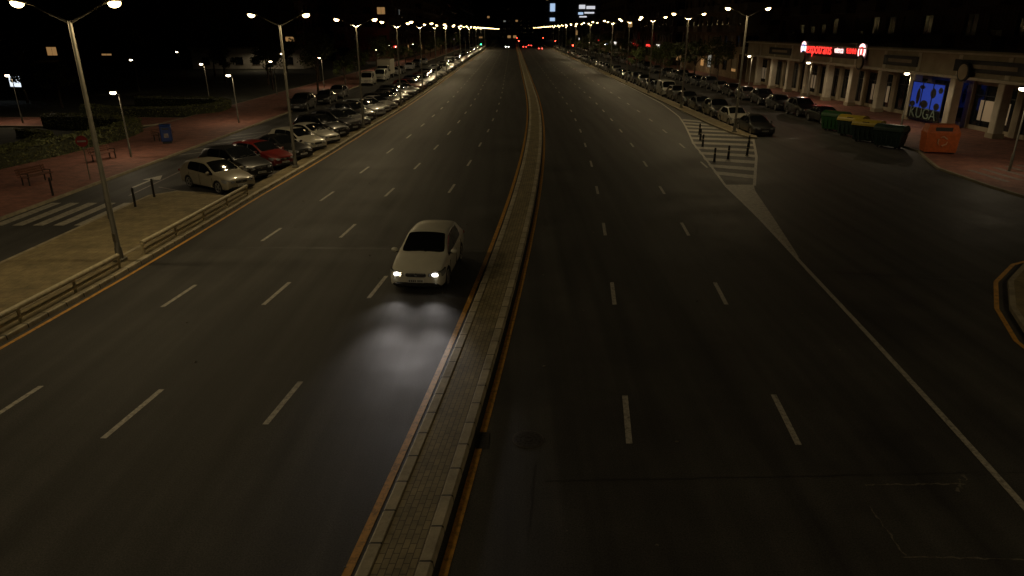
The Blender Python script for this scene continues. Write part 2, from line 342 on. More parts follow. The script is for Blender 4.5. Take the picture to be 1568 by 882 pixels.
def car_mesh(name,st,lit=False,van=False):
    verts=[];faces=[];mi=[]
    for x,zb,w,be,wt,zt,c,kd in st:
        cab = zt-be>.2
        h=[(0,zb),(.8*w,zb),(.97*w,zb+.09),(w,zb+(be-zb)*.55),(.985*w,be-.09),(.95*w,be),(wt+.045 if cab else wt+.06,zt-(.06 if cab else .03)),(wt-.035,zt),(wt*.5,zt+c*.75),(0,zt+c)]
        ring=h+[(-y,z) for y,z in h[8:0:-1]]
        verts+=[(x,y,z) for y,z in ring]
    n=18
    for i in range(len(st)-1):
        kd=st[i][7]
        for k in range(n):
            kk=k if k<9 else 17-k
            f=[i*n+k,(i+1)*n+k,(i+1)*n+(k+1)%n,i*n+(k+1)%n]
            m=0
            if kd in 'wg' and kk in (7,8) : m=1
            if kd in 'wr' and kk==5: m=1
            if kd=='g' and kk==5 and st[i+1][5]-st[i+1][3]>.2: m=1
            if kd=='p' and kk==5: m=4
            if kk<=1 : m=4
            faces.append(f); mi.append(m)
    for base,rev in ((0,False),((len(st)-1)*n,True)):
        for k in range(9):
            a,b2=k,k+1; c2=(18-b2)%18; d2=(18-a)%18
            f2=[]
            for q in [base+a,base+b2,base+c2,base+d2]:
                if q not in f2: f2.append(q)
            faces.append(f2[::-1] if rev else f2); mi.append(0)
    me=bpy.data.meshes.new('b'); me.from_pydata(verts,[],faces); me.polygons.foreach_set('material_index',mi)
    for m in CM: me.materials.append(m)
    bm=bmesh.new(); bm.from_mesh(me); bmesh.ops.recalc_face_normals(bm,faces=bm.faces)
    cl=bm.edges.layers.float.get('crease_edge') or bm.edges.layers.float.new('crease_edge')
    for e in bm.edges:
        ms={f.material_index for f in e.link_faces}
        if len(ms)>1: e[cl]=.55
        ks={v.index%18 for v in e.verts}
        if ks<={4} or ks<={14}: e[cl]=.35
    bm.to_mesh(me); bm.free()
    o=bpy.data.objects.new('tmp',me); COL.objects.link(o)
    sm=o.modifiers.new('s','SUBSURF'); sm.levels=2; sm.render_levels=2
    L=st[0][0]; fx=L*.625; rx=-L*.6
    R=.32 if name!='suv' else .36
    cut=MB()
    for x in (fx,rx):
        for sgn in (1,-1): cut.tube([(x,sgn*.60,R),(x,sgn*1.2,R)],[R+.05,R+.05],4,28)
    co=cut.obj('cut',CM)
    bo=o.modifiers.new('b','BOOLEAN'); bo.operation='DIFFERENCE'; bo.object=co; bo.solver='EXACT'
    dg=bpy.context.evaluated_depsgraph_get(); dg.update()
    ev=o.evaluated_get(dg).to_mesh()
    B=MB()
    B.v=[tuple(v.co) for v in ev.vertices]; B.f=[list(p.vertices) for p in ev.polygons]; B.m=[p.material_index for p in ev.polygons]; B.sm=[p.material_index!=4 for p in ev.polygons]
    bpy.data.objects.remove(o); bpy.data.objects.remove(co)
    W=.9 if not van else .93
    for x in (fx,rx):
        for sg in (1,-1):
            B.lathe([(r,sg*y) for r,y in [(R-.1,.01),(R-.02,.02),(R,-.01),(R,-.17),(R-.05,-.2)]],(x,sg*(W-.03),R),2,20)
            B.lathe([(0.001,-sg*.035),(R-.12,-sg*.05),(R-.105,sg*.005),(R-.09,sg*.01)],(x,sg*(W-.03),R),4,20)
            B.lathe([(R-.115,sg*.002),(R-.09,sg*.022),(R-.075,sg*.015)],(x,sg*(W-.03),R),3,20)
            for k in range(5):
                a=2*math.pi*k/5+.3; Mx=Matrix.Translation((x,sg*(W-.03),R))@Matrix.Rotation(a,4,'Y')
                B.box(((R-.09)/2,0,0),(R-.09,.03,.06),3,Mx)
            B.ell((x,sg*(W-.02),R),(.05,.02,.05),3)
    hs=at(st,L-.13); hz=hs[2]-.02; fw=hs[1]
    for sg in (1,-1):
        A=[]
        for (xo,yo,lo,hi) in [(L+.03,fw-.46,hz-.05,hz+.03),(L+.02,fw-.32,hz-.075,hz+.06),(L-.025,fw-.15,hz-.075,hz+.085),(L-.14,fw+.0,hz-.06,hz+.11),(L-.36,fw+.045,hz+.0,hz+.125)]:
            A+= [(xo,sg*yo,lo),(xo-.05,sg*yo,hi)]
        back=[(x-.15,y*.9,z) for x,y,z in A]; nA=len(A)
        B.add(A,[[2*i,2*i+2,2*i+3,2*i+1] for i in range(4)],5,True)
        B.add(A+back,[[2*i+1,2*i+3,nA+2*i+3,nA+2*i+1] for i in range(4)]+[[2*i,nA+2*i,nA+2*i+2,2*i+2] for i in range(4)]+[[0,1,nA+1,nA]],4)
        if lit: B.ell((L-.02,sg*(fw-.25),hz-.005),(.05,.10,.052),8)
        else: B.ell((L-.02,sg*(fw-.25),hz-.005),(.045,.055,.045),9)
        Mx=Matrix.Translation((-L+.09,sg*(fw-.13),hz+.22))@Matrix.Rotation(sg*.5,4,'Z')
        B.ell((0,0,0),(.08,.19,.085),6,Mx)
        B.ell((L-.03,sg*(fw-.24),st[1][1]+.13),(.05,.07,.04),3)
        ms=at(st,L*.46-.22); mx=L*.46-.22; mz=ms[2]+.12
        B.ell((mx,sg*1.0,mz),(.075,.115,.075),0); B.ell((mx-.03,sg*1.0,mz),(.06,.095,.06),4); B.box((mx,sg*.9,mz-.06),(.06,.12,.03),4)
        for hx in ((-.02,-.95) if not van else (.3,)):
            q=at(st,hx); B.box((hx,sg*(q[1]*.985),q[2]-.13),(.17,.035,.028),0,bev=.006)
        for dx in ((.93,-.2,-1.12) if not van else (.9,-.1)):
            q=at(st,dx); B.box((dx,sg*(q[1]-.012),.2+(q[2]-.3)/2+.05),(.007,.03,q[2]-.42),4)
    zb=st[1][1]
    B.box((L-.02,0,hz-.03),(.1,.66,.13),4,bev=.03)
    for k in range(3): B.box((L+.034,0,hz-.06+k*.03),(.008,.54,.006),9)
    B.box((L+.034,0,hz+.03),(.014,.58,.012),9)
    B.ell((L+.04,0,hz-.01),(.015,.055,.055),9)
    B.box((L-.02,0,zb+.1),(.12,1.35,.15),4,bev=.04)
    B.box((L+.03,0,zb+.235),(.025,.52,.105),7)
    for i in range(7): B.box((L+.0435,-.2+i*.062+(.03 if i>3 else 0),zb+.235),(.003,.035,.065),4)
    B.box((-L-.006,0,zb+.42),(.02,.52,.105),7); B.box((-L+.03,0,zb+.08),(.08,1.2,.14),4,bev=.02)
    if not van:
        q=at(st,.98)
        for y0 in (.12,.62): B.tube([(1.0,y0-.55,1.05*q[4]),(.9,y0-.05,1.10*q[4])],[.01,.008],4,5)
    B.box((0,0,.24),(L*1.7,1.2,.1),4)
    return B.mesh(name,CM)
ME={'hatch':car_mesh('hatchback',HATCH),'sedan':car_mesh('sedan',SEDAN),'suv':car_mesh('suv',SUV),'van':car_mesh('van',VAN,van=True)}
hero_me=car_mesh('white_hatchback',HATCH,lit=True)
COLS=[(.02,.02,.022),(.5,.5,.48),(.03,.03,.035),(.3,.31,.32),(.55,.55,.53),(.015,.02,.04),(.12,.12,.13),(.1,.015,.012),(.02,.02,.02),(.25,.24,.23),(.05,.06,.08),(.04,.04,.04)]
def putcar(kind,x,y,rz,c,name='parked_car'):
    o=place(ME[kind],name,(x,y,0),rz); o.color=(*c,1); return o
first=[('hatch',(.3,.27,.2)),('suv',(.012,.012,.012)),('hatch',(.14,.01,.008)),('sedan',(.012,.012,.012)),('hatch',(.42,.4,.33)),('sedan',(.5,.48,.42)),('suv',(.012,.012,.014)),('suv',(.02,.02,.025)),('sedan',(.15,.15,.15)),('suv',(.03,.03,.03))]
y=35.9;i=0
while y<330:
    if i<len(first): k,c=first[i]
    else:
        k=random.choice(['hatch','hatch','sedan','suv','suv','hatch']); c=random.choice(COLS)
        if random.random()<.05: k='van'; c=(.55,.55,.52)
    if not(i>12 and random.random()<.06):
        xx=cx(y)-13.9-2.75
        if i==0: xx=-15.55
        putcar(k,xx+random.uniform(-.12,.12),y,math.radians(-33+random.uniform(-2,2)),c)
    y+=3.05+ (0.3 if k=='suv' else 0); i+=1
for (x,y,k,c) in [(-22,74,'suv',(.02,.02,.02)),(-21.4,81,'sedan',(.02,.02,.02)),(-21.6,88,'hatch',(.1,.1,.1)),(-21.6,118,'van',(.55,.55,.5)),(-21.6,132,'hatch',(.3,.3,.3)),(-21.6,138,'sedan',(.05,.05,.05)),(-21.6,151,'hatch',(.5,.5,.5)),(-21.6,163,'suv',(.05,.05,.05)),(-21.6,175,'hatch',(.3,.3,.3))]:
    putcar(k,x,y,math.radians(-90),c)
putcar('van',-22.0,109,math.radians(-88),(.6,.57,.48),'delivery_van')
b=MB(); b.box((-.6,0,1.95),(4.6,2.2,2.4),0,bev=.04); b.box((-.6,0,.62),(5.0,1.0,.2),4)
b.add([(1.85,-1.0,.5),(3.3,-1.0,.5),(3.35,-1.0,1.25),(2.85,-.9,2.25),(1.85,-.9,2.3),(1.85,1.0,.5),(3.3,1.0,.5),(3.35,1.0,1.25),(2.85,.9,2.25),(1.85,.9,2.3)],[[0,1,2,3,4],[9,8,7,6,5],[0,5,6,1],[1,6,7,2],[3,8,9,4],[0,4,9,5],[2,7,8,3]],0)
b.add([(3.33,-.92,1.32),(3.33,.92,1.32),(2.9,.84,2.18),(2.9,-.84,2.18)],[[0,1,2,3]],1,False,Matrix.Translation((.012,0,.006)))
for sg in (1,-1):
    b.add([(2.0,sg*.985,1.35),(3.1,sg*.985,1.35),(2.8,sg*.935,2.1),(2.0,sg*.935,2.1)],[[0,1,2,3]],1,False,Matrix.Translation((0,sg*.02,0)))
    b.box((3.3,sg*.75,.75),(.08,.3,.16),5); b.ell((3.1,sg*1.25,1.5),(.06,.1,.2),4)
    for x in (2.5,-1.8): b.lathe([(.02,sg*.05),(.25,sg*.03),(.4,sg*.02),(.42,-sg*.02),(.42,-sg*.25)],(x,sg*.95,.42),2,20); b.lathe([(.02,sg*.06),(.22,sg*.04)],(x,sg*.95,.42),3,16)
o=b.obj('box_truck',CM,(-21.9,124,0),math.radians(-90)); o.color=(.6,.57,.48,1)
rf=[('sedan',(.01,.01,.01)),('hatch',(.4,.38,.32)),('suv',(.02,.02,.02)),('sedan',(.02,.02,.025)),('hatch',(.015,.015,.015)),('suv',(.06,.06,.06)),('van',(.45,.45,.4))]
y=56.6;i=0
while y<330:
    if i<len(rf): k,c=rf[i]
    else: k=random.choice(['hatch','sedan','suv','hatch']); c=tuple(q*.5 for q in random.choice(COLS))
    if i<8 or random.random()>.08: putcar(k,19.75+random.uniform(-.1,.1),y,math.radians(-90+random.uniform(-2,2)),c)
    y+=5.6;i+=1
y=63.5;i=0
while y<330:
    k=random.choice(['hatch','sedan','suv','hatch']); c=tuple(q*.4 for q in random.choice(COLS))
    if i<4: c=(.012,.012,.014)
    if random.random()>.06 or i<8: putcar(k,28.4+random.uniform(-.1,.1),y,math.radians(-90+random.uniform(-3,3)),c)
    y+=5.5;i+=1
# moving white hatchback
a=P(20.25,-2.52); bq=P(24.55,-2.52)
hx,hy=(a[0]+bq[0])/2,(a[1]+bq[1])/2
ang=math.atan2(a[1]-bq[1],a[0]-bq[0])
hero=place(hero_me,'white_hatchback_car',(hx,hy,0),ang); hero.color=(.72,.7,.6,1)
hdir=Vector((math.cos(ang),math.sin(ang),0)); side=Vector((-hdir.y,hdir.x,0))
def spot(name,loc,d,E,size,col,rad=.05,blend=.6,parent=None,scale=None):
    l=bpy.data.lights.new(name,'SPOT'); l.energy=E; l.spot_size=math.radians(size); l.spot_blend=blend; l.color=col; l.shadow_soft_size=rad
    o=bpy.data.objects.new(name,l); o.location=loc; o.rotation_euler=Vector(d).to_track_quat('-Z','Y').to_euler(); COL.objects.link(o)
    if scale: o.scale=scale
    if parent:
        bpy.context.view_layer.update(); o.parent=parent; o.matrix_parent_inverse=parent.matrix_world.inverted()
    return o
for sg in (1,-1):
    p=Vector((hx,hy,.66))+hdir*2.25+side*sg*.6
    spot('headlight_beam',p,hdir+Vector((.16,0,-.11)),330,17,(1,.92,.88),.1,1,hero,(2.3,1,1))
    spot('headlight_spill',p,hdir+Vector((.15,0,-.22)),40,75,(1,.92,.88),.1,1,hero)
M_red_e=emis('tail_glow',(1,.05,.03),25); M_hd_e=emis('head_glow',(1,.95,.85),30)
for (d,Y,dr) in [(3,330,1),(6,360,1),(-5,330,-1),(9,300,1)]:
    p=P(Y,d); B=MB()
    e=empty('distant_car',p,math.radians(90 if dr>0 else -90)); o=place(ME['sedan'],'body',parent=e); o.color=(.2,.2,.2,1)
    for sg in (1,-1): B.ell((-2.25 if dr>0 else 2.2,sg*.65,.75),(.08,.16,.1),0)
    B.obj('lights',[M_red_e if dr>0 else M_hd_e],parent=e)

# ------------------------------------------------------------ street lamps
LC=(1,.77,.42)
def lamp_mesh(H):
    b=MB()
    b.tube([(0,0,.0),(0,0,.5),(0,0,.52),(0,0,H-.55)],[.13,.12,.095,.06],0,12)
    b.box((0,0,.06),(.36,.36,.12),0,bev=.02)
    b.box((0,-.1,.9),(.1,.03,.3),0)
    for sg in (1,-1):
        b.tube([(0,0,H-.62),(sg*.5,0,H-.38),(sg*1.05,0,H-.1),(sg*1.3,0,H)],[.035,.033,.03,.028],0,8)
        Mx=Matrix.Translation((sg*1.5,0,H+.03))@Matrix.Rotation(-sg*.12,4,'Y')
        b.ell((0,0,.03),(.36,.17,.09),0,Mx); b.ell((.02*sg,0,-.06),(.2,.15,.14),1,Mx)
    return b.mesh('street_lamp',[M_pole,M_lampon])
LmL=lamp_mesh(8.55); LmR=lamp_mesh(9.3)
def street(me,H,x,y,E,both):
    o=place(me,'street_lamp',(x,y,0.12))
    if E:
        for sg in ((1,-1) if both else (0,)):
            l=spot('lamp_light',(x+sg*1.5,y,H-.16 if both else H-.35),(0,0,-1),E if both else 2*E,172,LC,.15,.3)
            l.parent=o; l.matrix_parent_inverse=Matrix.Translation((-x,-y,-.12))
E0=400
i=0;Y=-12.4
while Y<560:
    p=P(Y,dL(Y)-(.95 if Y<30 else .6))
    street(LmL,8.6,p[0],p[1],(E0 if Y<130 else E0*2) if (Y<130 or i%2==0) and Y<330 else 0,Y<50); Y+=17.8;i+=1
Y=56.2;i=0
while Y<560:
    street(LmR,9.35,18.0,Y,(E0 if Y<130 else E0*2) if (Y<130 or i%2==0) and Y<330 else 0,Y<60); Y+=18.6;i+=1
for (x,y) in [(13.9,2.0),(24,14)]: street(LmR,9.35,x,y,E0*.65,False)
b=MB(); b.tube([(0,0,0),(0,0,.9),(0,0,.92),(0,0,3.95)],[.07,.065,.045,.035],0,10); b.tube([(0,0,3.9),(-.12,0,4.05),(-.35,0,4.1)],[.03,.028,.025],0,8)
b.ell((-.35,0,4.15),(.3,.2,.06),0); b.ell((-.35,0,4.05),(.2,.15,.1),1)
Pm=b.mesh('park_lamp',[M_pole,M_lampped])
def ped(x,y,rz=0,E=130,s=1):
    o=place(Pm,'park_lamp',(x,y,.1),rz,scale=(s,s,s))
    if E:
        l=spot('lamp_light',(x-.35*math.cos(rz),y-.35*math.sin(rz),3.9*s),(0,0,-1),E,172,(1,.8,.52),.1,.3)
        l.parent=o; bpy.context.view_layer.update(); l.matrix_parent_inverse=o.matrix_world.inverted()
for (x,y,E) in [(-24.8,44.6,170),(-24.3,62,170),(-35.6,83,190),(-29.9,90,0),(-27,102,170),(-43.5,62,190),(-26.5,122,0),(-27,145,200),(-50,95,0),(-27,170,0),(-29,29,120)]: ped(x,y,0,E)
for y,E in ((59,210),(79,240),(99,240),(119,0),(140,240),(165,0)): ped(33,y,0,E,1.08)
ped(29.1,39.8,0,150,1.15)
for (x,y) in [(-38,120),(-60,130),(26,200),(25,230),(-27,200),(-27,230)]: ped(x,y,0,0)
ped(-52,150,0,260); ped(-31.5,189,0,260)  # second lamp is added, to throw warm light on the far left facade

# ------------------------------------------------------------ street furniture
b=MB()
for (ya,yb) in ((6,22.4),(23.9,33.6)):
    ys=[ya+(yb-ya)*k/14 for k in range(15)]
    b.tube([P(Y,dL(Y)-.5,.58) for Y in ys],[.085]*15,0,12); b.tube([P(Y,dL(Y)-.5,.3) for Y in ys],[.05]*15,0,8)
    n=int((yb-ya)/2.1)
    for k in range(n+1):
        Y=ya+(yb-ya)*k/n; p=P(Y,dL(Y)-.5); b.tube([(p[0],p[1],.1),(p[0],p[1],.56)],[.05,.05],0,8)
b.obj('guard_rail',[M_railw])
for (x,y) in [(-17.6,31.2),(-17.7,33.2),(-17.6,29),(-22.9,33.5),(-22.9,27.5)]:
    b=MB(); b.tube([(0,0,0),(0,0,.75),(0,0,.76),(0,0,.86)],[.055,.05,.065,.04],0,12); b.ell((0,0,.87),(.05,.05,.05),0); b.obj('bollard',[M_dark],(x,y,.12))
for (x,y) in [(13.7,49.5),(14.3,52.5),(14.05,44.5),(15.7,45.8),(16.9,49.2),(15.0,55.5),(12.9,43.6)]:
    b=MB(); b.tube([(0,0,0),(0,0,.03)],[.14,.12],0,14); b.tube([(0,0,.03),(0,0,.85)],[.08,.065],0,12); b.tube([(0,0,.52),(0,0,.57)],[.077,.075],1,12,cap=False); b.ell((0,0,.85),(.065,.065,.03),0)
    b.obj('delineator_post',[M_dark,M_railw],(x,y,.0))
for (x,y,r) in [(-25.6,36.5,1.35),(-25.9,43.5,1.35),(-26.2,52,1.35)]:
    b=MB()
    for k in range(5): b.box((0,-.22+k*.11,.45),(1.8,.085,.035),0,bev=.008)
    for k in range(3): b.box((0,.27+k*.03,.58+k*.12),(1.8,.03,.09),0,bev=.008)
    for sx in (-.7,.7):
        b.box((sx,0,.42),(.05,.5,.04),1); b.box((sx,-.2,.21),(.05,.05,.42),1); b.box((sx,.22,.21),(.05,.05,.42),1); b.tube([(sx,.24,.4),(sx,.36,.88)],[.025,.02],1,6); b.box((sx,-.05,.62),(.04,.42,.03),1); b.box((sx,-.22,.53),(.04,.04,.2),1)
    b.obj('park_bench',[M_wood,M_dark],(x,y,.12),r)
M_blue=simple('bin_blue',(.01,.03,.13),.4); M_orange=simple('bin_orange',(.5,.11,.02),.5,0,.2); M_green=simple('bin_green',(.015,.07,.02),.45); M_teal=simple('bin_dark',(.02,.045,.035),.45); M_yl=simple('bin_yellow',(.4,.3,.03),.45)
b=MB(); b.box((0,0,.7),(.75,.7,1.1),0,bev=.06); b.box((0,0,1.3),(.8,.75,.12),0,bev=.05); b.box((0,-.37,1.08),(.45,.03,.12),1); b.box((0,-.36,.6),(.3,.015,.3),2); b.box((0,0,.1),(.6,.55,.14),1); b.obj('paper_recycling_bin',[M_blue,M_dark,M_dim],(-25.1,50.3,.12),.4)
def container(name,x,y,rz,body,lid):
    b=MB()
    def fr(z,a,c): return [(-a,-c,z),(a,-c,z),(a,c,z),(-a,c,z)]
    rings=[(.14,.78,.45),(.2,.82,.5),(1.15,.96,.62),(1.2,1.0,.66)]
    vs=[q for z,a,c in rings for q in fr(z,a,c)]; fs=[[3,2,1,0]]
    for r in range(3):
        for k in range(4): fs.append([r*4+k,r*4+(k+1)%4,r*4+4+(k+1)%4,r*4+4+k])
    b.add(vs,fs,0)
    n=10; vs=[];fs=[]
    for i in range(n+1):
        t=math.pi*i/n; vs+=[(-1.0,-.66*math.cos(t),1.21+.42*math.sin(t)),(1.0,-.66*math.cos(t),1.21+.42*math.sin(t))]
    for i in range(n): fs.append([2*i,2*i+1,2*i+3,2*i+2])
    fs.append([2*i for i in range(n+1)][::-1]); fs.append([2*i+1 for i in range(n+1)]); b.add(vs,fs,1)
    for k in range(5): b.box((-.7+k*.35,-.585,.75),(.05,.06,.8),0)
    for sx in (-1,1): b.box((sx*1.02,0,1.05),(.08,.3,.1),2); b.box((sx*.6,-.3,.08),(.12,.16,.16),2); b.box((sx*.6,.3,.08),(.12,.16,.16),2)
    b.box((0,-.52,1.42),(.5,.05,.14),2)
    b.obj(name,[body,lid,M_dark],(x,y,0),rz)
container('recycling_container',26.9,49.2,-.9,M_teal,M_teal); container('recycling_container',26.6,51.9,-.9,M_teal,M_yl)
container('recycling_container',26.8,54.8,-.95,M_teal,M_yl); container('recycling_container',26.8,57.8,-1.0,M_green,M_green)
b=MB()
b.add([(-.95,-.6,.1),(.95,-.6,.1),(.95,.6,.1),(-.95,.6,.1),(-1,-.65,1.35),(1,-.65,1.35),(1,.65,1.35),(-1,.65,1.35),(-.85,-.35,1.85),(.85,-.35,1.85),(.85,.6,1.85),(-.85,.6,1.85)],
 [[3,2,1,0],[0,1,5,4],[1,2,6,5],[2,3,7,6],[3,0,4,7],[4,5,9,8],[5,6,10,9],[6,7,11,10],[7,4,8,11],[8,9,10,11]],0)
b.box((0,-.55,1.58),(1.0,.06,.26),1)
for sx in (-.8,.8): b.box((sx,0,.05),(.2,1.0,.1),1)
for k in range(3):
    a=k*2.094+.5; b.tube([(.3*math.cos(a),-.66,.82+.3*math.sin(a)),(.3*math.cos(a+1),-.66,.82+.3*math.sin(a+1)),(.3*math.cos(a+1.6),-.66,.82+.3*math.sin(a+1.6))],[.05,.05,.02],2,5)
b.obj('clothes_bank',[M_orange,M_dark,simple('label',(.6,.35,.2),.5)],(28.7,46.4,.12),-.25)
b=MB(); b.tube([(0,0,0),(0,0,2.4)],[.03,.03],0,8); b.tube([(0,-.03,2.1),(0,-.05,2.1)],[.3,.3],1,24); b.box((0,-.055,2.1),(.42,.01,.09),2)
b.obj('no_entry_sign',[M_pole,simple('sign_red',(.25,.02,.02),.4),simple('sign_white',(.3,.3,.28),.5)],(-23.3,37.4,.12),.3)

# ------------------------------------------------------------ vegetation
def leafmat(name,c):
    m,nt,b=newmat(name); o=N(nt,'ShaderNodeNewGeometry'); n=N(nt,'ShaderNodeTexNoise'); n.inputs['Scale'].default_value=1.7; nt.links.new(o.outputs['Position'],n.inputs['Vector'])
    r=N(nt,'ShaderNodeMapRange'); r.inputs[1].default_value=.35;r.inputs[2].default_value=.65;r.inputs[3].default_value=.45;r.inputs[4].default_value=1.5; nt.links.new(n.outputs['Fac'],r.inputs[0])
    v=N(nt,'ShaderNodeVectorMath',operation='SCALE'); v.inputs[0].default_value=c; nt.links.new(r.outputs[0],v.inputs['Scale']); nt.links.new(v.outputs[0],b.inputs['Base Color']); b.inputs['Roughness'].default_value=.6; return m
M_leaf=leafmat('foliage',(.07,.09,.025)); M_hedge=leafmat('hedge_leaves',(.11,.12,.04)); M_bark=simple('bark',(.07,.05,.035),.9,0,.4,9,.5)
def leaf(b,p,s,mi):
    u=Vector((random.gauss(0,1),random.gauss(0,1),random.gauss(0,1))).normalized(); w=u.orthogonal().normalized()*s; u=u*s*.6
    p=Vector(p); b.add([p-w,p-u*.8,p+w,p+u],[[0,1,2,3]],mi)
def treemesh(seed,H,R):
    random.seed(seed); b=MB(); b.tube([(0,0,0),(.05,.03,H*.2),(0,.08,H*.42),(.06,0,H*.7)],[.17,.12,.09,.04],0,8)
    cl=[]
    for i in range(9):
        a=i*2.4+random.random(); z0=H*random.uniform(.32,.6); r=R*random.uniform(.5,.95); z1=z0+H*random.uniform(.1,.3)
        b.tube([(0,.05,z0),(r*.5*math.cos(a),r*.5*math.sin(a),(z0+z1)/2+.1),(r*math.cos(a),r*math.sin(a),z1)],[.05,.035,.012],0,5); cl.append((r*math.cos(a),r*math.sin(a),z1,R*random.uniform(.3,.5)))
    for i in range(6): cl.append((random.gauss(0,R*.35),random.gauss(0,R*.35),H*random.uniform(.65,.95),R*random.uniform(.3,.5)))
    for c in cl:
        for k in range(110):
            d=Vector((random.gauss(0,1),random.gauss(0,1),random.gauss(0,1))).normalized()*c[3]*random.uniform(.35,1.1)
            leaf(b,(c[0]+d.x,c[1]+d.y,c[2]+d.z*.75),random.uniform(.1,.2),1)
    return b.mesh('street_tree',[M_bark,M_leaf])
T=[treemesh(1,6.0,2.0),treemesh(2,7.2,2.4),treemesh(3,5.2,1.8)]
random.seed(21)
def tree(x,y,s=1): place(random.choice(T),'street_tree',(x,y,.08),random.uniform(0,6),scale=(s,s,s*random.uniform(.9,1.1)))
for y in range(92,320,13): tree(-25+random.uniform(-.6,.6),y+random.uniform(-2,2),random.uniform(.8,1.1))
for (x,y) in [(-33,98),(-37,108),(-32,118),(-45,112),(-52,125),(-62,118),(-36,132),(-44,140),(-70,100),(-55,80),(-66,84),(-80,110),(-48,75)]: tree(x,y,random.uniform(.8,1.15))
for y in range(108,320,12): tree(31+random.uniform(-.6,.6),y,random.uniform(.8,1.1))
for y in range(112,300,22): tree(23.2,y,.8)
def hedge(name,path,w,h,dens=260):
    b=MB(); pts=[Vector((*p,0)) for p in path]
    for a,c in zip(pts,pts[1:]):
        L=(c-a).length; d=(c-a).normalized(); q=Vector((-d.y,d.x,0))
        m=(a+c)/2; Mx=Matrix.Translation(m)@Matrix.Rotation(math.atan2(d.y,d.x),4,'Z'); b.box((0,0,h*.42),(L+.1,w*.75,h*.84),0,Mx)
        for k in range(int(L*dens)):
            t=random.random()*L; s=random.choice((0,1,2))
            if s==0: off=(random.uniform(-.5,.5)*w,h*random.uniform(.9,1.04)+.05*math.sin(t*3))
            else: off=((.5 if s==1 else -.5)*w*random.uniform(.85,1.08),random.uniform(0.05,h))
            p=a+d*t+q*off[0]; leaf(b,(p.x,p.y,off[1]),random.uniform(.05,.1),1)
    b.obj(name,[simple('hedge_core',(.03,.035,.014),.9),M_hedge])
def arc(cx_,cy_,rx,ry,a0,a1,n): return [(cx_+rx*math.cos(math.radians(a0+(a1-a0)*i/n)),cy_+ry*math.sin(math.radians(a0+(a1-a0)*i/n))) for i in range(n+1)]
hedge('hedge',[(-31.5,36),(-30.6,42),(-30.0,48),(-29.9,53),(-30.6,56.3),(-32.4,58),(-35,59),(-40,60)],1.3,1.15,220)
hedge('hedge',[(-43,70)]+arc(-36,72,6.2,4.6,200,350,14)+[(-30.5,75),(-33,78),(-42,79)],1.2,.9,150)
hedge('hedge',[(-34,40),(-34,48),(-35.5,53),(-39,55)],.8,.6,120)
b=MB(); pp=arc(-42,40,6.5,14,-60,90,20)
b.tube([(x,y,.9) for x,y in pp],[.04]*len(pp),0,6)
for x,y in pp[::2]: b.tube([(x,y,0),(x,y,.9)],[.03,.03],0,6)
b.obj('park_railing',[M_pole])

# ------------------------------------------------------------ buildings
M_glassd=simple('window_dark',(.012,.013,.015),.12); M_wl=emis('window_warm',(1,.55,.2),.25); M_wc=emis('window_cool',(.8,.85,.8),.15)
def wallmat(name,c): return pavers(name,c,tuple(q*.85 for q in c),tuple(q*.6 for q in c),.5,.25,rough=.85)
def facade(b,A,B,z0,z1,fh,bay,lit,balc,wm=0,inset=.18):
    A=Vector((*A,0));B=Vector((*B,0)); L=(B-A).length; d=(B-A)/L; n=Vector((d.y,-d.x,0))
    nb=max(1,int(L/bay)); nf=max(1,int((z1-z0)/fh)); bw=L/nb; fh=(z1-z0)/nf
    def pt(s,z,o=0): q=A+d*s+n*o; return (q.x,q.y,z)
    for i in range(nb):
        for j in range(nf):
            s0=i*bw;s1=s0+bw;za=z0+j*fh;zb=za+fh; w0=s0+bw*.22;w1=s1-bw*.22;h0=za+fh*.3;h1=za+fh*.82
            if balc and i%2==0: h0=za+fh*.06
            b.add([pt(s0,za),pt(s1,za),pt(s1,zb),pt(s0,zb),pt(w0,h0),pt(w1,h0),pt(w1,h1),pt(w0,h1)],[[0,1,5,4],[1,2,6,5],[2,3,7,6],[3,0,4,7]],wm)
            b.add([pt(w0,h0),pt(w1,h0),pt(w1,h1),pt(w0,h1),pt(w0,h0,-inset),pt(w1,h0,-inset),pt(w1,h1,-inset),pt(w0,h1,-inset)],[[0,1,5,4],[1,2,6,5],[2,3,7,6],[3,0,4,7]],wm)
            r=random.random(); m=1
            if r<lit: m=2 if random.random()<.75 else 3
            if random.random()<.5:
                hs=h1-(h1-h0)*random.choice((.25,.5,.8))
                b.add([pt(w0,hs,-inset+.05),pt(w1,hs,-inset+.05),pt(w1,h1,-inset+.05),pt(w0,h1,-inset+.05)],[[0,1,2,3]],4)
            b.add([pt(w0,h0,-inset),pt(w1,h0,-inset),pt(w1,h1,-inset),pt(w0,h1,-inset)],[[0,1,2,3]],m)
            b.add([pt((w0+w1)/2-.03,h0,-inset+.03),pt((w0+w1)/2+.03,h0,-inset+.03),pt((w0+w1)/2+.03,h1,-inset+.03),pt((w0+w1)/2-.03,h1,-inset+.03)],[[0,1,2,3]],4)
            if balc and i%2==0:
                c=A+d*(s0+bw/2)+n*.6; Mx=Matrix.Translation((c.x,c.y,0))@Matrix.Rotation(math.atan2(d.y,d.x),4,'Z')
                b.box((0,0,za+.02),(bw*1.0,1.2,.16),4,Mx); b.box((0,-.56,za+.62),(bw*1.0,.07,.95),4,Mx)
                for sg in (-1,1): b.box((sg*bw*.49,.02,za+.62),(.06,1.1,.95),4,Mx)
